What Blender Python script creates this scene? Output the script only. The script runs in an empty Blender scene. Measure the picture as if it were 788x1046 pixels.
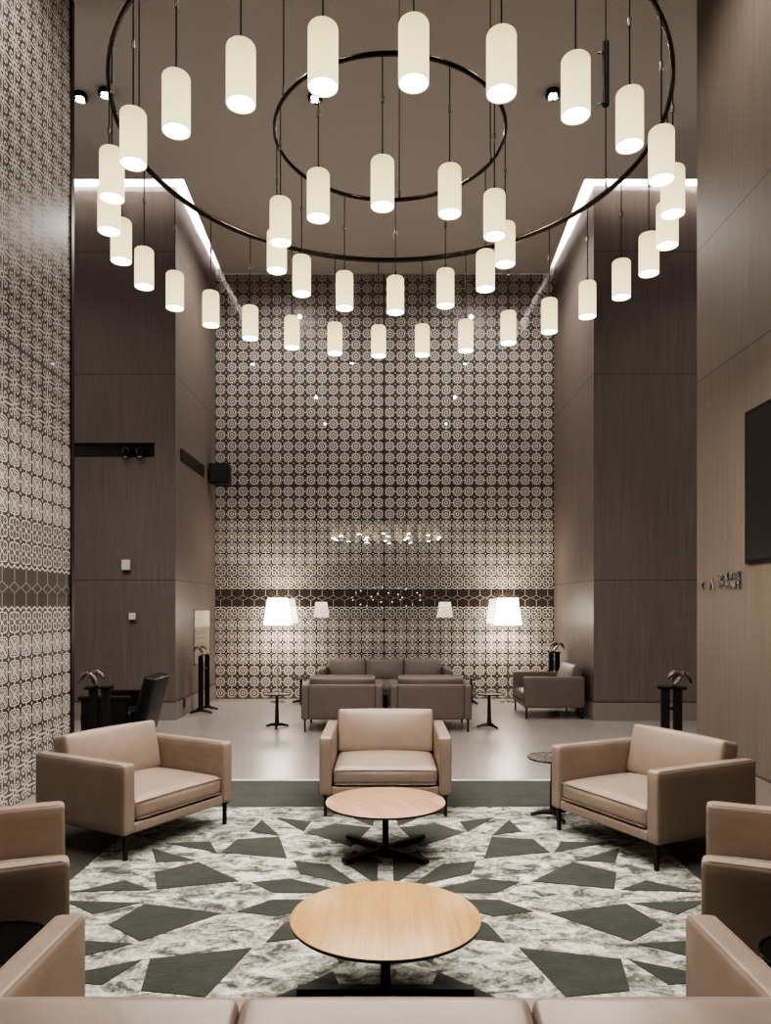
import bpy, bmesh, math, random
from mathutils import Vector, Matrix
random.seed(7)
C = bpy.context.scene.collection
PI = math.pi
R = math.radians

# ------------------------------------------------------------------ node helper
class NT:
    def __init__(s, mat):
        s.m = mat; mat.use_nodes = True; s.t = mat.node_tree; s.t.nodes.clear()
    def n(s, typ, **kw):
        nd = s.t.nodes.new(typ)
        for k, v in kw.items(): setattr(nd, k, v)
        return nd
    def l(s, a, b): s.t.links.new(a, b)
    def put(s, sock, v):
        if isinstance(v, (int, float)): sock.default_value = v
        elif isinstance(v, (tuple, list)): sock.default_value = v if len(v) == len(sock.default_value) else (*v, 1)
        else: s.l(v, sock)
    def m_(s, op, a, b=0.0, c=None):
        nd = s.n('ShaderNodeMath', operation=op)
        s.put(nd.inputs[0], a); s.put(nd.inputs[1], b)
        if c is not None: s.put(nd.inputs[2], c)
        return nd.outputs[0]
    def pos(s):
        return s.n('ShaderNodeNewGeometry').outputs['Position']
    def objc(s):
        return s.n('ShaderNodeTexCoord').outputs['Object']
    def scale(s, v, sc):
        nd = s.n('ShaderNodeMapping'); s.l(v, nd.inputs[0]); nd.inputs['Scale'].default_value = sc
        return nd.outputs[0]
    def noise(s, v, sc=5, det=4, rough=.5, dist=0):
        nd = s.n('ShaderNodeTexNoise'); s.l(v, nd.inputs['Vector'])
        nd.inputs['Scale'].default_value = sc; nd.inputs['Detail'].default_value = det
        nd.inputs['Roughness'].default_value = rough; nd.inputs['Distortion'].default_value = dist
        return nd.outputs[0]
    def ramp(s, f, stops):
        nd = s.n('ShaderNodeValToRGB'); s.l(f, nd.inputs[0])
        e = nd.color_ramp.elements
        while len(e) < len(stops): e.new(.5)
        for i, (p, c) in enumerate(stops):
            e[i].position = p; e[i].color = (*c, 1)
        return nd.outputs[0]
    def mix(s, f, a, b, blend='MIX'):
        nd = s.n('ShaderNodeMix', data_type='RGBA', blend_type=blend)
        s.put(nd.inputs[0], f); s.put(nd.inputs[6], a); s.put(nd.inputs[7], b)
        return nd.outputs[2]
    def bump(s, h, st=.2, dist=.01):
        nd = s.n('ShaderNodeBump'); s.l(h, nd.inputs['Height'])
        nd.inputs['Strength'].default_value = st; nd.inputs['Distance'].default_value = dist
        return nd.outputs[0]
    def pr(s, color, rough=.5, metal=0, normal=None, spec=.5, coat=0, coat_r=.05, coat_ior=1.5, sheen=0):
        p = s.n('ShaderNodeBsdfPrincipled')
        s.put(p.inputs['Base Color'], color); s.put(p.inputs['Roughness'], rough)
        p.inputs['Metallic'].default_value = metal; p.inputs['Specular IOR Level'].default_value = spec
        p.inputs['Coat Weight'].default_value = coat; p.inputs['Coat Roughness'].default_value = coat_r
        p.inputs['Coat IOR'].default_value = coat_ior; p.inputs['Sheen Weight'].default_value = sheen
        if normal is not None: s.l(normal, p.inputs['Normal'])
        return p.outputs[0]
    def out(s, sh):
        o = s.n('ShaderNodeOutputMaterial'); s.l(sh, o.inputs[0]); return s.m

def mat(name): return NT(bpy.data.materials.new(name))
def plain(name, col, rough=.5, metal=0, spec=.5, coat=0):
    t = mat(name); v = t.noise(t.objc(), 40, 3)
    c = t.mix(v, tuple(x*.9 for x in col), tuple(min(1, x*1.1) for x in col))
    return t.out(t.pr(c, rough, metal, spec=spec, coat=coat))
def emis(name, col, st):
    t = mat(name); e = t.n('ShaderNodeEmission'); e.inputs[0].default_value = (*col, 1); e.inputs[1].default_value = st
    return t.out(e.outputs[0])

def wood(name, dark, light, seams=(), vseam=None, rough=.5, axis='z', var=.5):
    t = mat(name); p = t.pos()
    sc = {'z': (22, 22, .8), 'x': (1.2, 26, 26)}[axis]
    f = t.noise(t.scale(p, sc), 1.6, 8, .62, .4)
    g = t.noise(t.scale(p, (.9, .9, .35)), 1.0, 3, .5)
    ff = t.m_('ADD', t.m_('MULTIPLY', f, 1-var*.5), t.m_('MULTIPLY', g, var*.5))
    c = t.ramp(ff, [(.3, dark), (.7, light)])
    sx = t.n('ShaderNodeSeparateXYZ'); t.l(p, sx.inputs[0])
    mask = None
    for h in seams:
        k = t.m_('LESS_THAN', t.m_('ABSOLUTE', t.m_('SUBTRACT', sx.outputs[2], h)), .008 if h > .3 else .014)
        mask = k if mask is None else t.m_('MAXIMUM', mask, k)
    if mask is not None: c = t.mix(t.m_('MULTIPLY', mask, .45), c, (.012, .009, .008))
    return t.out(t.pr(c, rough, normal=t.bump(f, .12, .004), spec=.4))

def leather(name, col, rough=.42):
    t = mat(name); o = t.objc()
    big = t.noise(o, 5, 3, .5, .6)
    fine = t.noise(o, 90, 4, .6)
    wr = t.noise(t.scale(o, (1, 1, 1.6)), 4.5, 2, .5, 1.0)
    c = t.mix(big, tuple(x*.82 for x in col), tuple(x*1.14 for x in col))
    h = t.m_('ADD', t.m_('MULTIPLY', wr, .7), t.m_('MULTIPLY', fine, .05))
    return t.out(t.pr(c, rough, normal=t.bump(h, .16, .02), spec=.45))

def lace(name, axis):
    """openwork pattern printed on tinted glass; axis = horizontal world axis of the wall"""
    t = mat(name); p = t.pos()
    sx = t.n('ShaderNodeSeparateXYZ'); t.l(p, sx.inputs[0])
    TP = .1969
    if axis == 'x': u = t.m_('DIVIDE', t.m_('ADD', sx.outputs[0], .024), TP)
    else: u = t.m_('DIVIDE', t.m_('SUBTRACT', sx.outputs[1], 7.145), TP)
    z = sx.outputs[2]
    above = t.m_('GREATER_THAN', z, 1.94)
    below = t.m_('LESS_THAN', z, 1.576)
    band = t.m_('SUBTRACT', 1.0, t.m_('MAXIMUM', above, below))
    v = t.m_('DIVIDE', t.m_('SUBTRACT', z, t.m_('MULTIPLY', above, 1.941)), TP)
    row = t.m_('FLOOR', v)
    x = t.m_('MULTIPLY', t.m_('SUBTRACT', t.m_('FRACT', u), .5), 2)
    y = t.m_('MULTIPLY', t.m_('SUBTRACT', t.m_('FRACT', v), .5), 2)
    ax = t.m_('ABSOLUTE', x); ay = t.m_('ABSOLUTE', y)
    r = t.m_('SQRT', t.m_('ADD', t.m_('MULTIPLY', x, x), t.m_('MULTIPLY', y, y)))
    th = t.m_('ARCTAN2', y, x)
    sq = t.m_('POWER', t.m_('ADD', t.m_('POWER', ax, 5), t.m_('POWER', ay, 5)), .2)
    lt = lambda a, b: t.m_('LESS_THAN', a, b)
    gt = lambda a, b: t.m_('GREATER_THAN', a, b)
    def rng(a, lo, hi): return t.m_('MULTIPLY', gt(a, lo), lt(a, hi))
    AND = lambda a, b: t.m_('MULTIPLY', a, b)
    OR = lambda a, b: t.m_('MAXIMUM', a, b)
    NOT = lambda a: t.m_('SUBTRACT', 1.0, a)
    body = lt(sq, .865)
    # rosette tile
    pet = gt(t.m_('ABSOLUTE', t.m_('SINE', t.m_('MULTIPLY', th, 4))), .62)
    dark = OR(lt(r, .17), rng(r, .31, .36))
    dark = OR(dark, AND(rng(r, .42, .58), pet))
    dark = OR(dark, rng(r, .72, .77))
    dark = OR(dark, AND(gt(r, .95), AND(rng(ax, .68, .76), rng(ay, .68, .76))))
    if axis == 'y': dark = OR(dark, AND(rng(r, .60, .93), gt(t.m_('ABSOLUTE', t.m_('SINE', t.m_('MULTIPLY', th, 6))), .70)))
    ros = AND(body, NOT(dark))
    grey = AND(body, OR(rng(r, .36, .60), gt(r, .77)))
    # open tile : outlines, circle and crossing leaves
    xy = t.m_('ABSOLUTE', t.m_('MULTIPLY', x, y))
    dd = t.m_('ABSOLUTE', t.m_('SUBTRACT', ax, ay))
    op = OR(rng(sq, .785, .865), rng(r, .63, .69))
    op = OR(op, AND(lt(dd, .06), lt(r, .95)))
    op = OR(op, rng(r, .17, .24))
    r4 = t.m_('ADD', .42, t.m_('MULTIPLY', .15, t.m_('COSINE', t.m_('MULTIPLY', th, 8))))
    op = OR(op, lt(t.m_('ABSOLUTE', t.m_('SUBTRACT', r, r4)), .032))
    fq = 14.1 if axis == 'x' else 21.0
    fine = gt(t.m_('MULTIPLY', t.m_('SINE', t.m_('MULTIPLY', x, fq)), t.m_('SINE', t.m_('MULTIPLY', y, fq))), .25)
    op = OR(op, t.m_('MULTIPLY', fine, .22 if axis == 'x' else .7))
    op = AND(op, body)
    # plainer lattice nearest the clear band
    xa = t.m_('SUBTRACT', ax, .5); ya = t.m_('SUBTRACT', ay, .5)
    r2 = t.m_('SQRT', t.m_('ADD', t.m_('MULTIPLY', xa, xa), t.m_('MULTIPLY', ya, ya)))
    la = OR(rng(sq, .80, .865), rng(r2, .24, .30)); la = OR(la, AND(lt(dd, .05), lt(r, .5)))
    la = OR(la, lt(r, .13)); la = OR(la, t.m_('MULTIPLY', fine, .3)); la = AND(la, lt(sq, .9))
    # joining crosses in the gaps
    cx_ = t.m_('SUBTRACT', 1.0, ax); cy_ = t.m_('SUBTRACT', 1.0, ay)
    link = AND(lt(cx_, .13), lt(ay, .07)); link = OR(link, AND(lt(cy_, .13), lt(ax, .07)))
    cr = OR(link, AND(lt(t.m_('ADD', cx_, cy_), .16), gt(t.m_('ADD', cx_, cy_), .08)))
    # choose by row
    up_ros = AND(above, gt(row, 5.5)); lo_ros = AND(below, lt(row, 2.5))
    isros = OR(up_ros, lo_ros)
    up_la = AND(above, lt(row, 1.5)); lo_la = AND(below, gt(row, 6.5))
    isla = OR(up_la, lo_la)
    isop = NOT(OR(isros, isla))
    pat = OR(OR(AND(ros, isros), AND(op, isop)), AND(la, isla))
    pat = AND(OR(pat, cr), NOT(band))
    # clear band with thin diamonds
    bz = t.m_('ABSOLUTE', t.m_('SUBTRACT', z, 1.758))
    dia = t.m_('ADD', t.m_('MULTIPLY', ax, .05), bz)
    bl = OR(rng(dia, .040, .049), AND(lt(ax, .06), gt(bz, .05)))
    edge = lt(t.m_('ABSOLUTE', t.m_('SUBTRACT', bz, t.m_('ADD', .168, t.m_('MULTIPLY', .010, t.m_('COSINE', t.m_('MULTIPLY', u, 4*PI)))))), .006)
    bandpat = OR(t.m_('MULTIPLY', AND(bl, band), .35), AND(edge, OR(band, 1.0)))
    pat = OR(pat, bandpat)
    # panel joints
    j = lt(t.m_('ABSOLUTE', t.m_('SUBTRACT', z, 3.713)), .010)
    if axis == 'x': j = OR(j, lt(t.m_('ABSOLUTE', t.m_('ADD', sx.outputs[0], .024)), .012))
    pat = AND(pat, NOT(j))
    nz = t.noise(p, 1.3, 3)
    col = t.mix(nz, (.66, .625, .58), (.76, .725, .68))
    col = t.mix(AND(grey, isros), col, (.27, .25, .225) if axis == 'x' else (.6, .57, .52))
    lac = t.pr(col, .6, spec=.3, coat=1.0, coat_r=.015, coat_ior=LACE_IOR)
    gl = t.pr((.072, .058, .049) if axis == 'x' else (.062, .052, .045), .3, spec=.3, coat=1.0, coat_r=.015, coat_ior=LACE_IOR)
    tr = t.n('ShaderNodeBsdfTransparent'); tr.inputs[0].default_value = (.75, .7, .65, 1)
    mg = t.n('ShaderNodeMixShader'); mg.inputs[0].default_value = .40 if axis == 'x' else 0
    t.l(gl, mg.inputs[1]); t.l(tr.outputs[0], mg.inputs[2])
    mx = t.n('ShaderNodeMixShader'); t.l(pat, mx.inputs[0]); t.l(mg.outputs[0], mx.inputs[1]); t.l(lac, mx.inputs[2])
    return t.out(mx.outputs[0])
LACE_IOR = 2.2

def floor_mat():
    t = mat('polished_stone'); p = t.pos()
    n1 = t.noise(p, 1.2, 4, .6); n2 = t.noise(p, 30, 4, .6)
    f = t.m_('ADD', t.m_('MULTIPLY', n1, .7), t.m_('MULTIPLY', n2, .3))
    c = t.ramp(f, [(.3, (.25, .226, .21)), (.7, (.325, .296, .276))])
    sx = t.n('ShaderNodeSeparateXYZ'); t.l(p, sx.inputs[0])
    k = None
    for i, per in ((0, 1.5), (1, 1.5)):
        fr = t.m_('FRACT', t.m_('DIVIDE', t.m_('ADD', sx.outputs[i], 30.75), per))
        q = t.m_('LESS_THAN', fr, .003); k = q if k is None else t.m_('MAXIMUM', k, q)
    c = t.mix(t.m_('MULTIPLY', k, .5), c, (.1, .085, .075))
    return t.out(t.pr(c, .28, spec=.5))

def rug_mat(name, stops, sc=3.2, bump=.5):
    t = mat(name); p = t.pos()
    a = t.noise(t.scale(p, (1, 1.5, 1)), sc, 8, .68, .9)
    b = t.noise(p, 60, 3, .6)
    f = t.m_('ADD', t.m_('MULTIPLY', a, .8), t.m_('MULTIPLY', b, .2))
    return t.out(t.pr(t.ramp(f, stops), .9, spec=.15, sheen=.25, normal=t.bump(b, bump, .004)))

M = {}
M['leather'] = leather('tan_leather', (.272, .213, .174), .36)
M['leather_shaded'] = leather('shaded_tan_leather', (.150, .122, .108))  # same tan leather, with the far group's dimmer light put into its colour
M['wood_pillar'] = wood('veneer_pillar', (.130, .104, .092), (.185, .152, .136), (4.89, 6.62, 1.98, .258))
M['wood_right'] = wood('veneer_right', (.145, .116, .093), (.205, .168, .138), (3.72, 4.95, .258), var=.7)
M['white_cove'] = plain('cove_plaster', (.75, .73, .70), .8)
M['ceiling'] = plain('ceiling_paint', (.53, .49, .45), .55)
M['plinth'] = plain('plinth_lacquer', (.23, .20, .18), .45)
M['black'] = plain('black_metal', (.012, .011, .011), .42)
M['blackgloss'] = plain('black_gloss', (.008, .008, .009), .12)
M['blackleather'] = leather('black_leather', (.012, .012, .012), .4)
M['bronze'] = plain('dark_bronze', (.10, .085, .075), .25, 1.0)
M['cord'] = plain('dark_cord', (.045, .038, .033), .6)
M['chrome'] = plain('brushed_nickel', (.55, .53, .5), .25, 1.0)
M['sculpt'] = plain('aged_bronze', (.22, .175, .15), .35, .6)
M['dark_frame'] = plain('dark_frame', (.014, .012, .011), .4)
M['lace_back'] = lace('lace_glass_back', 'x')
M['lace_left'] = lace('lace_glass_left', 'y')
M['floor'] = floor_mat()
M['rug_light'] = rug_mat('rug_pale', [(.41, (.06, .064, .052)), (.50, (.29, .292, .255)), (.60, (.60, .595, .53))], 7)
M['rug_dark'] = rug_mat('rug_dark', [(.35, (.030, .034, .029)), (.7, (.055, .060, .052))], 6)
M['rug_border'] = rug_mat('rug_border', [(.35, (.034, .038, .034)), (.7, (.060, .064, .058))], 5)
M['rug_edge'] = rug_mat('rug_edge', [(.4, (.4, .4, .36)), (.6, (.65, .64, .6))], 12)
def table_wood(name, d, l, ang):
    t = mat(name); o = t.objc()
    mp = t.n('ShaderNodeMapping'); t.l(o, mp.inputs[0]); mp.inputs['Rotation'].default_value = (0, 0, R(ang)); mp.inputs['Scale'].default_value = (1, 1, 1)
    f = t.noise(t.scale(mp.outputs[0], (1.5, 34, 3)), 1.3, 6, .6, .3)
    return t.out(t.pr(t.ramp(f, [(.3, d), (.72, l)]), .33, spec=.45))
M['oak'] = table_wood('pale_oak', (.40, .235, .09), (.53, .335, .145), -45)
M['oak2'] = table_wood('rosy_oak', (.33, .195, .125), (.47, .305, .21), 62)
def shade_mat():
    t = mat('cream_shade'); o = t.objc()
    sx = t.n('ShaderNodeSeparateXYZ'); t.l(o, sx.inputs[0])
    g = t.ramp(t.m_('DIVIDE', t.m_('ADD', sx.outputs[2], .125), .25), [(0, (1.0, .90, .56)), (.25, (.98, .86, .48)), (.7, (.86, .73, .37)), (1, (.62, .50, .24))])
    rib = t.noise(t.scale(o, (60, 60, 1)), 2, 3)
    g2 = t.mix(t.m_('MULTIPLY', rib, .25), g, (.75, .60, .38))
    e = t.n('ShaderNodeEmission'); t.l(g2, e.inputs[0]); e.inputs[1].default_value = 1.0
    d = t.pr((.25, .22, .17), .6)
    a = t.n('ShaderNodeAddShader'); t.l(e.outputs[0], a.inputs[0]); t.l(d, a.inputs[1])
    return t.out(a.outputs[0])
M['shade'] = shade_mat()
M['diffuser'] = emis('diffuser_glow', (1, .94, .80), 14)
M['lampshade'] = emis('lit_lampshade', (1, .90, .76), 11)
M['lampshade_far'] = emis('lit_lampshade_far', (1, .92, .80), 9)
M['led'] = emis('led_white', (.9, .95, 1), 40)
M['cove_led'] = emis('cove_led', (1, .96, .93), 190)
M['bead'] = emis('bead_glow', (1, .95, .9), 12)
M['sconce_white'] = plain('white_plastic', (.62, .59, .55), .5)
def frosted():
    t = mat('frosted_notice'); p = t.pos(); sx = t.n('ShaderNodeSeparateXYZ'); t.l(p, sx.inputs[0])
    c = t.ramp(t.m_('SUBTRACT', sx.outputs[2], .68), [(.0, (.30, .25, .205)), (.58, (.34, .29, .24)), (.62, (.62, .56, .49)), (.9, (.66, .60, .53))])
    return t.out(t.pr(c, .25))
M['notice'] = frosted()
def pierced():
    t = mat('pierced_metal'); o = t.objc()
    v = t.n('ShaderNodeTexVoronoi', feature='DISTANCE_TO_EDGE'); t.l(t.scale(o, (1, 1, 1)), v.inputs['Vector']); v.inputs['Scale'].default_value = 26
    k = t.m_('LESS_THAN', v.outputs['Distance'], .07)
    return t.out(t.pr(t.mix(k, (.008, .008, .008), (.30, .27, .23)), .35, metal=.3))
M['pierced'] = pierced()

# ------------------------------------------------------------------ mesh helper
def link(name, bm, m, parent=None, smooth=False, loc=None):
    me = bpy.data.meshes.new(name)
    bmesh.ops.recalc_face_normals(bm, faces=bm.faces)
    bm.to_mesh(me); bm.free()
    ms = m if isinstance(m, (list, tuple)) else [m]
    for k in ms: me.materials.append(k)
    if smooth:
        for f in me.polygons: f.use_smooth = True
        try: me.set_sharp_from_angle(angle=R(40))
        except Exception: pass
    o = bpy.data.objects.new(name, me); C.objects.link(o)
    if parent: o.parent = parent
    if loc: o.location = loc
    return o
def box(bm, x0, x1, y0, y1, z0, z1, mi=0, mx=None):
    vs = [bm.verts.new((x, y, z)) for x in (x0, x1) for y in (y0, y1) for z in (z0, z1)]
    if mx is not None:
        for v in vs: v.co = mx @ v.co
    for q in ((0,1,3,2), (4,6,7,5), (0,4,5,1), (2,3,7,6), (0,2,6,4), (1,5,7,3)):
        f = bm.faces.new([vs[i] for i in q]); f.material_index = mi
    return vs
def nbox(*a, **k):
    bm = bmesh.new(); box(bm, *a, **k); return bm
def soft(bm, c, s, r=.02, bulge=(0, 0, 0), mx=None):
    """rounded, slightly stuffed box of full size s centred at c"""
    tmp = bmesh.new(); bmesh.ops.create_cube(tmp, size=2)
    bmesh.ops.subdivide_edges(tmp, edges=tmp.edges[:], cuts=9, use_grid_fill=True)
    h = [x/2 for x in s]
    def cmap(p, H):
        k = round(abs(p)*5)
        rr = min(r, H*.95)
        L = [0, (H-rr)*.45, (H-rr)*.8, H-rr, H-.32*rr, H]
        return math.copysign(L[k], p)
    for v in tmp.verts:
        q = Vector([cmap(v.co[i], h[i]) for i in range(3)])
        cl = Vector([max(-(h[i]-min(r, h[i]*.95)), min(h[i]-min(r, h[i]*.95), q[i])) for i in range(3)])
        d = q-cl
        if d.length > 1e-7: q = cl + d.normalized()*min(r, d.length if sum(abs(x) > 1e-7 for x in d) == 1 else r)
        u = [q[i]/h[i] for i in range(3)]
        for i in range(3):
            if bulge[i]:
                a, b = [j for j in range(3) if j != i]
                q[i] += bulge[i]*u[i]*max(0, 1-u[a]**2)**.8*max(0, 1-u[b]**2)**.8
        v.co = q + Vector(c)
        if mx is not None: v.co = mx @ v.co
    me = bpy.data.meshes.new('t'); tmp.to_mesh(me); tmp.free(); bm.from_mesh(me); bpy.data.meshes.remove(me)
def tube(bm, pts, r, seg=8, closed=False, radii=None):
    pts = [Vector(p) for p in pts]; n = len(pts); rings = []
    for i, p in enumerate(pts):
        if closed: d = pts[(i+1) % n]-pts[i-1]
        else: d = pts[min(i+1, n-1)]-pts[max(i-1, 0)]
        d.normalize()
        up = Vector((0, 0, 1)) if abs(d.z) < .95 else Vector((1, 0, 0))
        a = d.cross(up).normalized(); b = d.cross(a).normalized()
        rr = radii[i] if radii else r
        rings.append([bm.verts.new(p + (a*math.cos(2*PI*k/seg)+b*math.sin(2*PI*k/seg))*rr) for k in range(seg)])
    for i in range(n if closed else n-1):
        A, B = rings[i], rings[(i+1) % n]
        for k in range(seg): bm.faces.new((A[k], A[(k+1) % seg], B[(k+1) % seg], B[k]))
    if not closed:
        bm.faces.new(rings[0][::-1]); bm.faces.new(rings[-1])
def lathe(bm, prof, seg=32, cx=0, cy=0, cap=False):
    rings = []
    for (r, z) in prof:
        rings.append([bm.verts.new((cx+r*math.cos(2*PI*k/seg), cy+r*math.sin(2*PI*k/seg), z)) for k in range(seg)] if r > 1e-6 else [bm.verts.new((cx, cy, z))])
    for A, B in zip(rings, rings[1:]):
        for k in range(seg):
            k2 = (k+1) % seg
            if len(A) == 1: bm.faces.new((A[0], B[k2], B[k]))
            elif len(B) == 1: bm.faces.new((A[k], A[k2], B[0]))
            else: bm.faces.new((A[k], A[k2], B[k2], B[k]))
def prism(bm, poly, z0, z1, mi=0):
    a = [bm.verts.new((x, y, z0)) for x, y in poly]; b = [bm.verts.new((x, y, z1)) for x, y in poly]
    n = len(poly); fs = [bm.faces.new(a[::-1]), bm.faces.new(b)]
    for i in range(n): fs.append(bm.faces.new((a[i], a[(i+1) % n], b[(i+1) % n], b[i])))
    for f in fs: f.material_index = mi
def thing(name, label, cat, loc=(0, 0, 0), rz=0, group=None):
    o = bpy.data.objects.new(name, None); C.objects.link(o); o.empty_display_size = .1
    o.location = loc; o.rotation_euler = (0, 0, rz); o['label'] = label; o['category'] = cat
    if group: o['group'] = group
    return o
def tag(o, label, cat, group=None):
    o['label'] = label; o['category'] = cat
    if group: o['group'] = group
    return o
def struct(name, bm, m, parent=None, smooth=False):
    o = link(name, bm, m, parent, smooth)
    if parent is None: o['kind'] = 'structure'
    return o
def dup(root, loc, rz, label, group=None):
    r = root.copy(); C.objects.link(r); r.location = loc; r.rotation_euler = (0, 0, rz); r['label'] = label
    if group: r['group'] = group
    for ch in list(root.children):
        c = ch.copy(); C.objects.link(c); c.parent = r
        for g in ch.children:
            d = g.copy(); C.objects.link(d); d.parent = c
    return r

# ------------------------------------------------------------------ the room
HC = 7.4
struct('floor', nbox(-8, 8, -4.2, 24.3, -.1, 0), M['floor'])
bm = bmesh.new()
box(bm, -8, 8, -4, 10.17, HC, HC+.12)
prism(bm, [(-2.74, 10.17), (2.70, 10.17), (2.83, 13.04), (-2.84, 13.04)], HC, HC+.12)
struct('ceiling', bm, M['ceiling'])
bm = bmesh.new(); box(bm, -8, 8, 9.4, 24.3, 7.95, 8.05); box(bm, -8, 8, 9.3, 9.4, HC+.12, 8.05)
struct('ceiling_cove', bm, M['white_cove'])
bm = bmesh.new()                                             # cove LED lines resting on the slab edges
box(bm, -6, -2.95, 9.92, 9.96, HC+.12, HC+.15); box(bm, 2.92, 6, 9.92, 9.96, HC+.12, HC+.15)
for s in (-1, 1):
    mx = Matrix.Translation((s*2.50, 11.5, 0)) @ Matrix.Rotation(s*-R(2), 4, 'Z')
    box(bm, -.02, .02, -1.45, 1.4, HC+.12, HC+.15, mx=mx)
struct('trim_1', bm, M['cove_led'])
# patterned glass partition at the back, patterned glass wall on the left
bm = nbox(-2.99, 2.96, 13.08, 13.10, 0, 7.395)
struct('wall_back', bm, M['lace_back'])
struct('wall_left', nbox(-3.08, -3.0, -4, 7.13, 0, HC-.002), M['lace_left'])
bm = nbox(-3.09, -2.985, 7.13, 7.19, 0, HC-.002)
struct('trim_2', bm, M['dark_frame'])
struct('wall_right', nbox(2.95, 3.6, -4, 7.1, 0, HC-.002), M['wood_right'])
# piers either side of the recess, veneer to 7.54 m then white plaster
slot_z0, slot_z1, slot_x = 3.72, 3.92, -3.27
bm = bmesh.new()
box(bm, -8, -2.97, 10.68, 13.3, 0, 7.54)
box(bm, -8, -2.97, 10.6, 10.68, 0, slot_z0); box(bm, -8, -2.97, 10.6, 10.68, slot_z1, 7.54)
box(bm, slot_x, -2.97, 10.6, 10.68, slot_z0, slot_z1)
struct('wall_back_left', bm, M['wood_pillar'])
struct('wall_back_right', nbox(2.94, 8, 10.58, 13.3, 0, 7.54), M['wood_pillar'])
bm = bmesh.new(); box(bm, -8, -3.0, 10.64, 13.3, 7.54, 7.95); box(bm, 2.97, 8, 10.62, 13.3, 7.54, 7.95)
box(bm, -3.0, 2.97, 13.11, 13.3, 7.395, 7.95)
struct('wall_cove', bm, M['white_cove'])
struct('baseboard_left', nbox(-8, -2.955, 10.585, 13.07, 0, .245), M['plinth'])
struct('baseboard_right', nbox(2.925, 8, 10.565, 13.07, 0, .245), M['plinth'])
struct('baseboard_side', nbox(2.938, 3.61, -4, 7.11, 0, .245), M['plinth'])
struct('wall_rear', nbox(-8, 8, -4.2, -4, 0, HC+.12), M['wood_pillar'])
struct('wall_far', nbox(-8, 8, 24, 24.2, 0, 7.95), M['plinth'])

# ------------------------------------------------------------------ rug
RY = 4.11
bm = bmesh.new()
box(bm, -2.55, 2.55, 1.2, 6.86, 0, .010, 1)
box(bm, -2.55, 2.55, 6.86, 6.92, 0, .011, 3)
box(bm, -1.83, 1.83, RY-2.2, RY+1.84, .002, .013, 0)
def pol(pts, c):
    out = []
    for r, a in pts:
        A = R(c+a); out.append((r*math.cos(A), RY+r*math.sin(A)))
    return out
def clip(poly):
    for ax, lim, sg in ((0, 1.83, 1), (0, -1.83, -1), (1, RY+1.84, 1), (1, RY-2.2, -1)):
        out = []
        for i in range(len(poly)):
            a, b = poly[i-1], poly[i]
            ia, ib = sg*(a[ax]-lim) <= 0, sg*(b[ax]-lim) <= 0
            if ia != ib:
                k = (lim-a[ax])/(b[ax]-a[ax]); out.append((a[0]+k*(b[0]-a[0]), a[1]+k*(b[1]-a[1])))
            if ib: out.append(b)
        poly = out
        if not poly: return poly
    return poly
shapes = []
for k in range(12):
    c = 15+30*k
    shapes.append(pol([(.17, 0), (.62, 10.5), (.80, 0), (.62, -10.5)], c))
    shapes.append(pol([(.88, 0), (1.29, 10.4), (1.43, 0), (1.29, -10.4)], c))
    b = 30*k
    for s in (-1, 1):
        shapes.append(pol([(1.32, 4*s), (1.53, 9*s), (1.74, 2*s)], b))
for sh in shapes:
    sh = clip(sh)
    if len(sh) > 2: prism(bm, sh, .004, .016, 2)
rug = link('rug', bm, [M['rug_light'], M['rug_border'], M['rug_dark'], M['rug_edge']])
tag(rug, 'grey distressed rug with dark faceted star pattern and dark border', 'rug')
RT = .017

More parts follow.
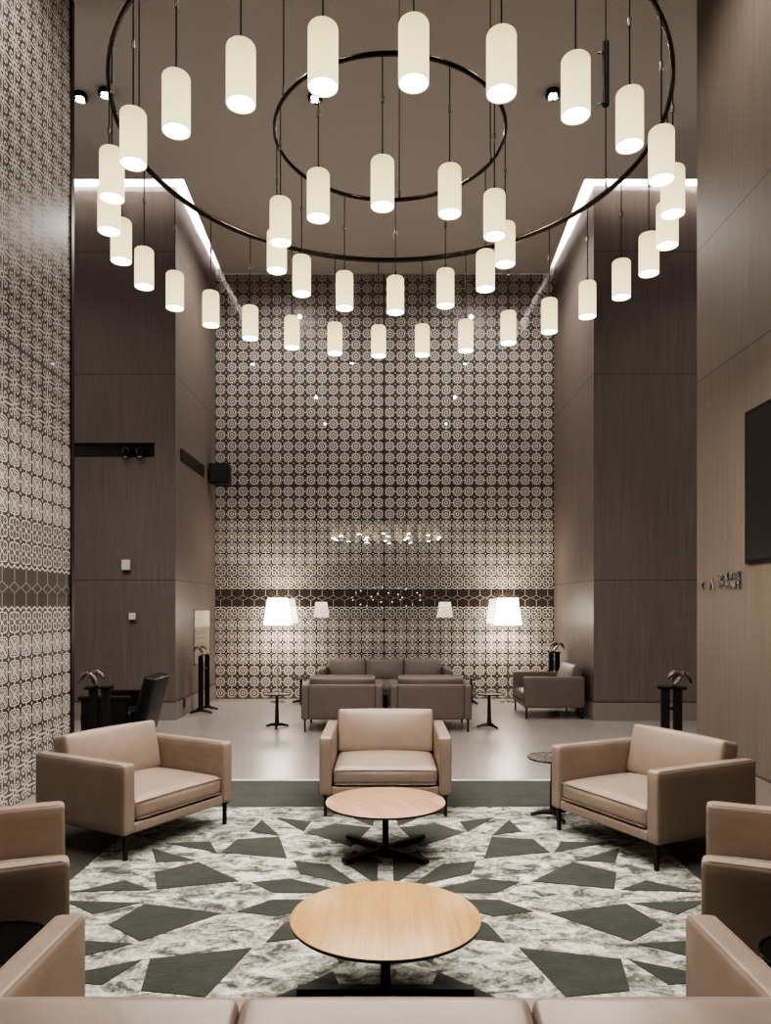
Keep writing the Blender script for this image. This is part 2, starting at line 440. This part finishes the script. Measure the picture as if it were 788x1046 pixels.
# ------------------------------------------------------------------ seating
def seating(name, label, W, D, n, loc, rz, m='leather', group=None, h_cush=.735, lean=13, bench=False, rec=0):
    """faces local -Y"""
    t = thing(name, label, 'sofa' if n > 1 else 'armchair', loc, rz, group)
    ml = M[m]; hw, hd = W/2, D/2; A = .095
    for s in (-1, 1):
        b = bmesh.new(); x = s*(hw-A/2)
        soft(b, (x, 0, .38), (A, D, .44), .018, (.004, .002, .002))
        for xx in (x-A/2+.010, x+A/2-.010):                       # piping along the arm
            tube(b, [(xx, -hd+.004, .18), (xx, -hd+.004, .57), (xx, -hd+.010, .592), (xx, -hd+.03, .598), (xx, hd-.03, .598)], .0045, 6)
        link('arm', b, ml, t, True)
    b = bmesh.new(); soft(b, (0, hd-A/2, .385), (W-2*A+.004, A, .45), .018, (0, .003, .002)); link('backrest', b, ml, t, True)
    b = bmesh.new(); soft(b, (0, -.0, .192), (W-2*A+.004, D-.01, .066), .014); link('seat_base', b, ml, t, True)
    w = (W-2*A-.006)/n
    W0 = w
    for i in range(1 if bench else n):
        w = W-2*A-.006 if bench else W0
        cx = -hw+A+.003+w*(i+.5)
        sd = D-A-.012-rec
        b = bmesh.new(); soft(b, (cx, -hd+rec+.006+sd/2, .296), (w-.004, sd, .140), .042 if not bench else .03, (.0, .012, .036 if not bench else .008))
        tube(b, [(cx-w/2+.02, -hd+rec+.004, .352), (cx+w/2-.02, -hd+rec+.004, .352)], .0035, 6)
        tube(b, [(cx-w/2+.02, -hd+rec+.004, .245), (cx+w/2-.02, -hd+rec+.004, .245)], .0035, 6)
        link('seat_cushion', b, ml, t, True)
    w = W0
    for i in range(n):
        cx = -hw+A+.003+w*(i+.5)
        b = bmesh.new()
        hgt = h_cush-.375
        mx = Matrix.Translation((cx, hd-A-.165, .372)) @ Matrix.Rotation(-R(lean), 4, 'X')
        soft(b, (0, .075, hgt/2), (w-.004, .15, hgt), .024, (.004, .034, .010 if n == 1 else .003), mx)
        link('back_cushion', b, ml, t, True)
    xs = [-hw+.045, hw-.045] + ([0] if n > 1 and False else [])
    for x in xs:
        for y in (-hd+.035, hd-.035):
            b = bmesh.new(); box(b, x-.011, x+.011, y-.011, y+.011, 0, .162)
            box(b, x-.02, x+.02, y-.02, y+.02, .150, .162)
            link('leg', b, M['black'], t)
    return t

def ring_face(front_mid, normal, D, z=0):
    n = Vector(normal).normalized(); c = Vector(front_mid)-n*D/2
    return (c.x, c.y, z), math.atan2(n.x, -n.y)          # local -Y -> n

D0 = .86
seating('armchair', 'tan leather armchair facing camera behind the rosy round table', 1.0, D0, 1, (0, 5.65+D0/2, RT), 0)
l, a = ring_face((-1.37, 5.06), (.86, -.49), D0, RT)
seating('armchair', 'tan leather armchair angled by the patterned left wall', 1.0, D0, 1, l, a)
l, a = ring_face((1.40, 4.90), (-.88, -.43), D0, RT)
seating('armchair', 'tan leather armchair angled before the right wood wall', 1.0, D0, 1, l, a)
l, a = ring_face((-1.43, 3.36), (.91, .41), D0, RT)
seating('armchair', 'tan leather armchair cut off by the left frame edge, seen from the side', 1.0, D0, 1, l, a)
l, a = ring_face((1.43, 3.36), (-.91, .41), D0, RT)
seating('armchair', 'tan leather armchair cut off by the right frame edge, seen from the side', 1.0, D0, 1, l, a)
seating('sofa', 'tan leather three-cushion sofa in the foreground seen from behind', 2.11, .93, 3, (0, 2.41-.465, RT), PI, h_cush=.742, bench=True, rec=.05)
g = 'leather armchairs in the far seating group'
seating('armchair', 'shaded tan leather armchair seen from behind, left one of the far pair', 1.04, D0, 1, (-.557, 10.0, 0), PI, 'leather_shaded')
seating('armchair', 'shaded tan leather armchair seen from behind, right one of the far pair', 1.04, D0, 1, (.582, 10.0, 0), PI, 'leather_shaded')
seating('sofa', 'shaded tan leather three-cushion sofa against the patterned back wall', 2.12, .86, 3, (-.01, 12.4, 0), 0, 'leather_shaded')
seating('armchair', 'shaded tan leather armchair side on by the right pier, facing left', 1.0, .86, 1, (2.41, 11.17, 0), -PI/2, 'leather_shaded', h_cush=.80, lean=20)
# ------------------------------------------------------------------ round coffee tables
def coffee(label, loc, m, rz, Rr):
    t = thing('coffee_table', label, 'coffee table', loc, rz)
    b = bmesh.new(); lathe(b, [(0, .317), (Rr-.001, .317), (Rr-.001, .3195), (Rr-.002, .320), (0, .320)], 96); link('tabletop', b, m, t, True)
    b = bmesh.new(); lathe(b, [(0, .3168), (Rr-.0005, .3168), (Rr-.002, .306), (0, .292)], 96); link('underside_plate', b, M['black'], t)
    b = bmesh.new(); lathe(b, [(0, .03), (.020, .03), (.020, .292), (0, .292)], 20); link('column', b, M['black'], t, True)
    for s in (-1, 1):
        b = bmesh.new(); mx = Matrix.Rotation(R(45*s), 4, 'Z'); dz = .001*s
        box(b, -.36, .36, -.021, .021, .004+dz, .030+dz, mx=mx); link('base_bar', b, M['black'], t)
    return t
CA = 30
coffee('rosy oak round coffee table with black cross base before the central armchair', (0, 4.86, RT+.004), M['oak2'], 0, .388)
coffee('pale oak round coffee table nearest the camera with black base', (0, 3.06, RT+.004), M['oak'], PI/4, .388)
t = thing('coffee_table', 'low black table between the two far armchairs', 'coffee table', (0, 11.0, 0))
b = bmesh.new(); lathe(b, [(0, .335), (.34, .335), (.345, .345), (.34, .355), (0, .355)], 48); link('tabletop', b, M['black'], t, True)
link('column', nbox(-.03, .03, -.03, .03, .03, .335), M['black'], t)
for s in (-1, 1):
    b = bmesh.new(); box(b, -.27, .27, -.022, .022, .0, .03+.001*s, mx=Matrix.Rotation(R(45*s), 4, 'Z')); link('base_bar', b, M['black'], t)

# ------------------------------------------------------------------ small side tables
def side_table(label, loc, rz=0, top='blackgloss', apron=False, Rr=.195, H=.455):
    t = thing('side_table', label, 'side table', loc, rz)
    b = bmesh.new(); lathe(b, [(0, H-.016), (Rr-.012, H-.016), (Rr, H-.006), (Rr, H), (Rr-.006, H), (Rr-.008, H-.004), (0, H-.004)], 56); link('tabletop', b, M[top], t, True)
    b = bmesh.new(); lathe(b, [(0, .035), (.030, .035), (.026, .12), (.019, H-.05), (.03, H-.016), (0, H-.016)], 20); link('pedestal', b, M['black'], t, True)
    for k in range(3):
        a = 2*PI*k/3+.5
        b = bmesh.new()
        pts = [(0, 0, .045), (.08*math.cos(a), .08*math.sin(a), .038), (.165*math.cos(a), .165*math.sin(a), .014)]
        tube(b, pts, .02, 8, radii=[.026, .019, .013]); link('foot', b, M['black'], t, True)
    if apron:
        b = bmesh.new(); lathe(b, [(Rr-.003, H-.016), (Rr-.003, H-.085), (Rr-.007, H-.085), (Rr-.007, H-.016), (Rr-.003, H-.016)], 56); link('apron', b, M['pierced'], t, True)
        b = bmesh.new(); tube(b, [((Rr-.004)*math.cos(2*PI*k/48), (Rr-.004)*math.sin(2*PI*k/48), H-.09) for k in range(48)], .006, 6, True); link('lower_ring', b, M['black'], t, True)
    return t
side_table('black side table with pierced top left of the right angled armchair', (1.262, 5.64, RT), .3, 'pierced')
side_table('small black side table tucked between the two right armchairs', (1.935, 4.02, RT), .2)
side_table('small black side table tucked between the two left armchairs', (-1.935, 4.06, RT), 1.2)
side_table('black drum side table beside left arm of the foreground sofa', (-1.36, 2.60, RT), 0, apron=True, Rr=.18, H=.42)
side_table('black drum side table beside right arm of the foreground sofa', (1.44, 2.49, RT), 0, apron=True, Rr=.18, H=.42)
side_table('black side table standing left of the left far armchair', (-1.44, 9.94, 0), .1)
side_table('black side table standing right of the right far armchair', (1.375, 9.94, 0), .6)
side_table('black side table at the left end of the far sofa', (-1.40, 12.43, 0), .1, H=.42, Rr=.17)
side_table('black side table at the right end of the far sofa', (1.42, 12.43, 0), .6, H=.42, Rr=.17)

# ------------------------------------------------------------------ floor lamps
def floor_lamp(label, loc, far=False):
    t = thing('floor_lamp', label, 'floor lamp', loc)
    b = bmesh.new(); lathe(b, [(0, 0), (.135, 0), (.135, .008), (.12, .014), (.012, .02), (0, .02)], 40); link('base', b, M['chrome'], t, True)
    b = bmesh.new(); tube(b, [(0, 0, .018), (0, 0, 1.55)], .009, 12); link('pole', b, M['chrome'], t, True)
    b = bmesh.new(); lathe(b, [(.232, 1.305), (.168, 1.745), (.164, 1.745), (.228, 1.305), (.232, 1.305)], 48)
    o = link('lamp_shade', b, M['lampshade_far' if far else 'lampshade'], t, True)
    b = bmesh.new(); lathe(b, [(0, 1.50), (.02, 1.505), (.03, 1.54), (.02, 1.58), (0, 1.59)], 16)
    for k in range(3):
        a = 2*PI*k/3; tube(b, [(0, 0, 1.55), (.2*math.cos(a), .2*math.sin(a), 1.52)], .003, 5)
    link('bulb', b, M['lampshade'], t, True)
    return t
LAMPS = [(-1.81, 12.60), (2.055, 12.60)]
floor_lamp('lit white-shaded floor lamp left of the far sofa', (LAMPS[0][0], LAMPS[0][1], 0))
floor_lamp('lit white-shaded floor lamp right of the far sofa', (LAMPS[1][0], LAMPS[1][1], 0))
floor_lamp('small-looking lit lamp behind the patterned glass, left one', (-1.86, 21.7, 0), True)
floor_lamp('small-looking lit lamp behind the patterned glass, right one', (1.72, 21.7, 0), True)
# beaded fitting seen dimly through the clear band
t = thing('bead_chandelier', 'dark oval fitting with tiny glints behind the clear glass band', 'chandelier', (.03, 21.7, 0))
b = bmesh.new(); tube(b, [(1.0*math.cos(2*PI*k/40), .1*math.sin(2*PI*k/40), 1.87+.30*math.sin(2*PI*k/40)) for k in range(40)], .012, 6, True)
tube(b, [(0, 0, 2.17), (0, 0, 7.9)], .01, 6); link('frame', b, M['black'], t)
for k in range(26):
    a = 2*PI*k/26; b = bmesh.new()
    rr = 1.0 if k % 3 else .45
    bmesh.ops.create_icosphere(b, subdivisions=1, radius=.022, matrix=Matrix.Translation((rr*math.cos(a), .1*math.sin(a), 1.87+.30*rr*math.sin(a))))
    link('bead', b, M['bead'], t)

# ------------------------------------------------------------------ console stands + sculptures
def stand(label, loc, rz, H=.86, W=.30, D=.14, slab=False):
    t = thing('pedestal_stand', label, 'stand', loc, rz)
    for s in (-1, 1):
        x = s*(W/2-.05)
        if slab: link('post', nbox(x-.04, x+.04, -D/2, D/2, 0, H-.02), M['black'], t)
        else:
            link('post', nbox(x-.02, x+.02, -.035, .035, .05, H-.02), M['black'], t)
            b = bmesh.new(); tube(b, [(x, -.165, .014), (x, -.09, .035), (x, 0, .055), (x, .09, .035), (x, .165, .014)], .02, 8, radii=[.014, .018, .026, .018, .014]); link('foot', b, M['black'], t, True)
    ov = .03 if slab else -.02
    link('top', nbox(-W/2-ov, W/2+ov, -D/2-ov, D/2+ov, H-.02, H), M['blackgloss'], t)
    link('stretcher', nbox(-W/2+.075, W/2-.075, -.012, .012, H-.24, H-.215), M['black'], t)
    return t
def sculpture(label, loc, rz=0, s=1.0):
    t = thing('blade_sculpture', label, 'sculpture', loc, rz)
    def blade(pts, w):
        b = bmesh.new(); n = len(pts)
        tube(b, [Vector(p)*s for p in pts], .01, 8, radii=[w*1.45*s*(.45+.75*math.sin(PI*(i+.4)/(n-.2))) for i in range(n)])
        return b
    link('stem', blade([(.05, 0, .022), (.01, 0, .06), (-.03, 0, .115)], .013), M['sculpt'], t, True)
    link('blade', blade([(-.03, 0, .11), (.0, .01, .150), (.05, .01, .155), (.095, .01, .125), (.12, 0, .095)], .016), M['sculpt'], t, True)
    link('blade', blade([(-.03, 0, .11), (-.05, .0, .150), (-.09, 0, .135), (-.12, 0, .09), (-.135, 0, .04)], .016), M['sculpt'], t, True)
    link('blade', blade([(-.03, 0, .11), (-.01, -.02, .135), (.03, -.04, .11), (.06, -.05, .06)], .011), M['sculpt'], t, True)
    link('foot_plate', nbox(.02*s, .08*s, -.025*s, .025*s, 0, .008), M['black'], t)
    return t
stand('tall black twin-post stand by the left pier, nearest the framed notice', (-2.77, 11.45, 0), PI/2, .88, .50, .06)
sculpture('small bronze blade sculpture on the twin-post stand by left pier', (-2.775, 11.26, .881), 0, .8)
stand('black twin-post stand behind the side-on armchair at right', (2.72, 12.1, 0), PI/2+.3, .88)
sculpture('small dark blade sculpture on the stand behind the side-on armchair', (2.76, 12.1, .881), PI, .9)
stand('black slab-legged stand beside the right wood wall corner', (2.955, 7.75, 0), -.28, .78, .22, .14, True)
sculpture('bronze blade sculpture on the stand at the right wall corner', (3.02, 7.72, .781), PI, .95)
stand('black slab-legged stand beside the left patterned wall corner', (-2.955, 7.75, 0), .28, .78, .22, .14, True)
sculpture('bronze blade sculpture on the stand at the left patterned wall', (-3.02, 7.72, .781), 0, .95)

# ------------------------------------------------------------------ black armchair at the left
t = thing('black_armchair', 'black leather armchair with slanted back beyond the left wall', 'armchair', (-3.03, 8.55, 0), -PI/2)
ml = M['blackleather']
for s in (-1, 1):
    b = bmesh.new(); soft(b, (s*.33, -.05, .60), (.07, .58, .045), .015); link('armrest', b, ml, t, True)
    link('side_panel', nbox(s*.33-.02, s*.33+.02, -.30, .2, .12, .58), M['black'], t)
b = bmesh.new(); soft(b, (0, -.06, .36), (.58, .56, .16), .03, (0, 0, .02)); link('seat_cushion', b, ml, t, True)
b = bmesh.new(); soft(b, (0, .07, .33), (.60, .13, .66), .03, (0, .015, 0), Matrix.Translation((0, .20, .20)) @ Matrix.Rotation(-R(14), 4, 'X')); link('backrest', b, ml, t, True)
for x in (-.33, .33):
    for y in (-.28, .18): link('leg', nbox(x-.018, x+.018, y-.018, y+.018, 0, .13), M['black'], t)

# ------------------------------------------------------------------ things on the piers
t = thing('wall_speaker', 'black box speaker mounted high beside the back wall at left', 'speaker', (-2.80, 12.62, 3.66))
b = bmesh.new(); soft(b, (.02, 0, .17), (.32, .26, .33), .012); link('cabinet', b, M['black'], t, True)
link('grille', nbox(-.12, .16, -.137, -.131, .03, .31), M['cord'], t)
link('bracket', nbox(-.17, -.13, -.04, .04, .10, .24), M['chrome'], t)
def grille(name, label, x0, x1, y0, y1, z0, z1, along='y'):
    t = thing(name, label, 'air vent', (0, 0, 0))
    link('frame', nbox(x0, x1, y0, y1, z0, z1), M['black'], t)
    for k in range(3):
        z = z0+(z1-z0)*(k+1)/4
        if along == 'y': link('slat', nbox(x1, x1+.006, y0+.03, y1-.03, z-.01, z+.01), M['cord'], t)
        else: link('slat', nbox(x0+.02, x1-.02, y0-.006, y0, z-.01, z+.01), M['cord'], t)
grille('air_vent', 'black slot vent on the recess side of the left pier', -2.972, -2.962, 10.85, 12.25, 3.72, 3.90)
grille('air_vent', 'black rectangular vent at left end of the recessed slot', -4.42, -4.09, 10.672, 10.679, 3.735, 3.905, 'x')
struct('trim_3', nbox(-4.6, slot_x, 10.670, 10.6795, 3.721, 3.919), M['dark_frame'])
for i, x in enumerate((-3.66, -3.465)):
    t = thing('eyeball_spotlight', ('left' if i == 0 else 'right')+' black ball spotlight in the slot of the left pier', 'spotlight', (x, 10.58, 3.79))
    b = bmesh.new(); bmesh.ops.create_uvsphere(b, u_segments=24, v_segments=14, radius=.078); link('ball', b, M['blackgloss'], t, True)
    link('mount', nbox(-.02, .02, .06, .09, -.02, .02), M['black'], t)
    b = bmesh.new(); lathe(b, [(0, -.084), (.035, -.084), (.035, -.068), (0, -.068)], 20); link('lens', b, M['chrome'], t, True)
for x, z, w, h, lab in ((-3.662, 2.12, .118, .145, 'upper larger white square wall box on the left pier'), (-3.573, 1.42, .09, .095, 'lower smaller white square wall box on the left pier')):
    t = thing('wall_box', lab, 'wall box', (x, 10.6, z))
    b = bmesh.new(); soft(b, (0, -.02, h/2), (w, .04, h), .006); link('cover', b, M['sconce_white'], t, True)
    link('back_plate', nbox(-w/2+.01, w/2-.01, -.012, 0, -.05, 0), M['cord'], t)
t = thing('framed_notice', 'tall translucent framed notice on the recess side of the left pier', 'notice', (0, 0, 0))
link('panel', nbox(-2.969, -2.962, 11.62, 12.62, .70, 1.545), M['notice'], t)
b = bmesh.new()
for (y0, y1, z0, z1) in ((11.6, 12.64, 1.545, 1.555), (11.6, 12.64, .69, .70), (11.6, 11.62, .69, 1.555), (12.62, 12.64, .69, 1.555)): box(b, -2.97, -2.958, y0, y1, z0, z1)
link('frame', b, M['chrome'], t)
b = bmesh.new()
for k in range(9): box(b, -2.9625, -2.961, 11.80, 11.80+.3+.35*random.random(), 1.48-.085*k, 1.49-.085*k)
link('text_lines', b, M['plinth'], t)
t = thing('power_outlet', 'small dark socket low on the edge of the left pier', 'socket', (-2.955, 11.0, .12))
link('plate', nbox(0, .006, -.05, .05, 0, .13), M['black'], t); link('socket', nbox(.006, .009, -.03, .03, .03, .10), M['cord'], t)

# ------------------------------------------------------------------ right wall: screen and lettering
t = thing('wall_screen', 'large black screen on the right wood wall', 'screen', (0, 0, 0))
link('bezel', nbox(2.925, 2.949, 4.1, 6.10, 1.95, 3.18), M['blackgloss'], t)
link('display', nbox(2.922, 2.9245, 4.13, 6.07, 1.98, 3.15), M['dark_frame'], t)
def strokes(x, ys, z, h):
    """raised metal lettering, read from the room"""
    t = thing('wall_lettering', 'small raised metal lettering on the right wood wall', 'lettering', (0, 0, 0))
    G = {'a': [(0, 0, .5, 1), (.5, 1, 1, 0), (.25, .45, .75, .45)], 'e': [(0, 0, 0, 1), (0, 1, .9, 1), (0, .5, .7, .5), (0, 0, .9, 0)],
         'b': [(0, 0, 0, 1), (0, 1, .7, .8), (.7, .8, 0, .5), (0, .5, .8, .25), (.8, .25, 0, 0)], 'k': [(0, .5, .8, 1), (0, .5, .8, 0)],
         'h': [(0, 0, 0, 1), (.8, 0, .8, 1), (0, .5, .8, .5)]}
    for ch, y, zz, hh in ys:
        b = bmesh.new()
        for (x0, z0, x1, z1) in G[ch]:
            tube(b, [(x, y-x0*hh*.9, zz+z0*hh), (x, y-x1*hh*.9, zz+z1*hh)], .009, 6)
        link('letter', b, M['chrome'], t)
strokes(2.94, [('k', 6.98, 1.755, .08), ('a', 6.80, 1.755, .10), ('b', 6.60, 1.78, .11), ('e', 6.46, 1.84, .05), ('b', 6.39, 1.84, .05), ('h', 6.32, 1.84, .05), ('e', 6.25, 1.84, .05),
               ('h', 6.46, 1.765, .05), ('a', 6.39, 1.765, .05), ('b', 6.32, 1.765, .05), ('e', 6.25, 1.765, .05)], 0, 0)

# ------------------------------------------------------------------ chandelier
CX, CY, ZR, ZP = .026, 4.40, 1.6+.6255*4.40, 1.6+.479*4.40
R1, R2 = .3525*4.40, .1525*4.40
def ring_fixture(label, Rr, w, h, cables, sleeves):
    t = thing('pendant_ring', label, 'chandelier', (CX, CY, 0))
    b = bmesh.new(); N = 160
    prof = [(w*math.cos(PI*j/4+PI/8)*1.05, h*math.sin(PI*j/4+PI/8)*1.05) for j in range(8)]
    rings = [[b.verts.new(((Rr+dx)*math.cos(2*PI*k/N), (Rr+dx)*math.sin(2*PI*k/N), ZR+dz)) for dx, dz in prof] for k in range(N)]
    for k in range(N):
        A, B = rings[k], rings[(k+1) % N]
        for i in range(8): b.faces.new((A[i], A[(i+1) % 8], B[(i+1) % 8], B[i]))
    link('ring', b, M['bronze'], t, True)
    for a in cables:
        x, y = Rr*math.sin(a), -Rr*math.cos(a)
        b = bmesh.new(); tube(b, [(x, y, ZR), (x, y, HC)], .004, 6); c = link('suspension_cable', b, M['cord'], t)
        b = bmesh.new(); lathe(b, [(0, HC-.03), (.03, HC-.03), (.04, HC), (0, HC)], 16, x, y); link('ceiling_mount', b, M['bronze'], t)
        b = bmesh.new(); lathe(b, [(0, ZR+.02), (.009, ZR+.02), (.009, ZR+.06), (0, ZR+.06)], 10, x, y); link('cable_gripper', b, M['chrome'], t)
    for a, z0, z1 in sleeves:
        x, y = Rr*math.sin(a), -Rr*math.cos(a)
        b = bmesh.new(); lathe(b, [(0, z0), (.022, z0), (.022, z1), (0, z1)], 14, x, y)
        tube(b, [(x-.06, y-.01, z0+.0), (x, y, z0+.02)], .005, 6); tube(b, [(x-.055, y-.01, z1-.08), (x, y, z1-.06)], .005, 6)
        link('cable_sleeve', b, M['black'], t, True)
    return t
# far right suspension point (px 619): angle from the near direction
aS = R(112)
ring_fixture('large dark bronze ring of the chandelier hung under the ceiling', R1, .013, .018, (aS, -1.70, .9, -.9), ((aS, 4.93, 5.35),))
ring_fixture('small dark bronze inner ring of the chandelier', R2, .010, .013, (.62*PI, -.33*PI, PI*1.0-.1), ())

def make_pendant(label, loc, group):
    t = thing('pendant_lamp', label, 'pendant lamp', loc, 0, group)
    r = .0585; h = .118
    b = bmesh.new()
    prof = [(r, -h), (r, h-.016), (r-.001, h-.011), (r-.0035, h-.006), (r-.008, h-.0015), (r-.014, h), (.006, h+.002), (0, h+.002)]
    lathe(b, prof, 32)
    lathe(b, [(r, -h), (r-.004, -h), (r-.004, -h+.012)], 32)
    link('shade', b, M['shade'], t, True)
    b = bmesh.new(); lathe(b, [(0, -h+.006), (r-.004, -h+.006)], 32); link('diffuser', b, M['diffuser'], t)
    b = bmesh.new(); tube(b, [(0, 0, h), (0, 0, ZR-ZP-.015)], .0035, 6)
    tube(b, [(0, 0, h), (0, 0, h+.03)], .008, 8); link('cord', b, M['cord'], t)
    b = bmesh.new(); lathe(b, [(0, .40), (.009, .40), (.009, .435), (0, .435)], 10); link('cord_clip', b, M['chrome'], t, True)
    return t
def area_light(loc, e, size, col=(1, .93, .85), rot=(0, 0, 0), spread=PI):
    L = bpy.data.lights.new('glow', 'AREA'); L.shape = 'DISK'; L.size = size; L.energy = e; L.color = col; L.spread = spread
    o = bpy.data.objects.new('light', L); C.objects.link(o); o.location = loc; o.rotation_euler = rot; return o
ORD = ['nearest', 'second', 'third', 'fourth', 'fifth', 'sixth', 'seventh', 'eighth', 'ninth', 'tenth', 'eleventh', 'twelfth', 'thirteenth', 'fourteenth']
proto = None
for ringn, Rr, n, ph0 in (('outer', R1, 28, 3.0), ('inner', R2, 12, -3.5)):
    cells = []
    for k in range(n):
        a = R(ph0+360/n*k); a = (a+PI) % (2*PI)-PI
        cells.append(a)
    right = sorted([a for a in cells if a >= 0]); left = sorted([a for a in cells if a < 0], reverse=True)
    for side, lst in (('right', right), ('left', left)):
        for i, a in enumerate(lst):
            if i < len(lst)/2: lab = f'lit cream cylinder pendant, {side} half of {ringn} ring, {ORD[i]} from its front'
            else: lab = f'lit cream cylinder pendant, {side} half of {ringn} ring, {ORD[len(lst)-1-i]} from its back'
            lab = lab.replace('nearest from its', 'nearest to the')
            loc = (CX+Rr*math.sin(a), CY-Rr*math.cos(a), ZP)
            grp = f'pendants of the {ringn} chandelier ring'
            if proto is None: proto = make_pendant(lab, loc, grp)
            else: dup(proto, loc, 0, lab, grp)
# light thrown down by the pendants
PW = 4.2
for Rr, n, ph0 in ((R1, 14, 3.0), (R2, 6, -3.5)):
    for k in range(n):
        a = R(ph0+360/n*k)
        area_light((CX+Rr*math.sin(a), CY-Rr*math.cos(a), ZP-.128), PW*2, .11)

# ------------------------------------------------------------------ ceiling spotlights
for (px, py, lab) in ((322, 100, 'bright round ceiling spotlight near centre'), (82, 100, 'round ceiling spotlight at far left by patterned wall'), (565, 97, 'round ceiling spotlight right of centre with four small lenses'), (108, 96, 'dim small ceiling spotlight just right of the far left one')):
    Y = 766*(HC-.04-1.6)/(620-py); X = (px-394)*Y/766
    t = thing('ceiling_spotlight', lab, 'spotlight', (X, Y, HC-.06))
    b = bmesh.new(); lathe(b, [(0, .06), (.075, .06), (.085, .02), (.08, 0), (.07, 0), (.065, .012), (0, .012)], 32); link('housing', b, M['blackgloss'], t, True)
    for k in range(4):
        a = PI/4+PI/2*k; b = bmesh.new(); bmesh.ops.create_uvsphere(b, u_segments=12, v_segments=8, radius=.017, matrix=Matrix.Translation((.032*math.cos(a), .032*math.sin(a), .004)))
        link('lens', b, M['led'], t, True)
    L = bpy.data.lights.new('spot', 'SPOT'); L.energy = 160 if px == 322 else 110; L.spot_size = R(70); L.spot_blend = .6; L.color = (1, .95, .9); L.shadow_soft_size = .06
    o = bpy.data.objects.new('spot', L); C.objects.link(o); o.location = (X, Y, HC-.09)
# lamps
for (x, y) in LAMPS:
    for z, rx, e in ((1.42, 0, 11), (1.64, PI, 10)):
        area_light((x, y, z), e, .12, (1, .90, .76), (rx, 0, 0))
# added fill spots under the ceiling, bare lights without fixtures
for (x, y, e, sz) in ((-1.7, 11.3, 190, 168), (1.7, 11.3, 190, 168), (0, 8.9, 110, 90), (-1.9, 5.6, 140, 168), (1.9, 5.6, 140, 168), (-1.9, 2.6, 80, 160), (1.9, 2.6, 80, 160),
                      (-1.5, -1.2, 35, 130), (1.5, -1.2, 35, 130), (-4.6, 8.6, 70, 120), (4.6, 8.6, 70, 120)):
    L = bpy.data.lights.new('fill_spot', 'SPOT'); L.energy = e; L.spot_size = R(sz); L.spot_blend = .8; L.color = (1, .95, .90); L.shadow_soft_size = .035
    o = bpy.data.objects.new('fill_spot', L); C.objects.link(o); o.location = (x, y, HC-.05)

# ------------------------------------------------------------------ world + camera
w = bpy.data.worlds.new('world'); bpy.context.scene.world = w; w.use_nodes = True
w.node_tree.nodes['Background'].inputs[0].default_value = (1, .95, .92, 1)
w.node_tree.nodes['Background'].inputs[1].default_value = .45
cam = bpy.data.cameras.new('camera'); co = bpy.data.objects.new('camera', cam); C.objects.link(co)
co.location = (0, 0, 1.6); co.rotation_euler = (PI/2, 0, 0)
cam.sensor_fit = 'VERTICAL'; cam.sensor_height = 36; cam.lens = 36*766/1046; cam.shift_y = 97/1046; cam.shift_x = 0
cam.clip_start = .05
sc = bpy.context.scene; sc.camera = co
sc.view_settings.view_transform = 'AgX'
sc.view_settings.look = 'AgX - High Contrast'
sc.view_settings.exposure = .52
sc.cycles.max_bounces = 6; sc.cycles.diffuse_bounces = 3; sc.cycles.glossy_bounces = 3; sc.cycles.transparent_max_bounces = 12
sc.cycles.use_denoising = True; sc.cycles.sample_clamp_indirect = 4; sc.cycles.caustics_reflective = False
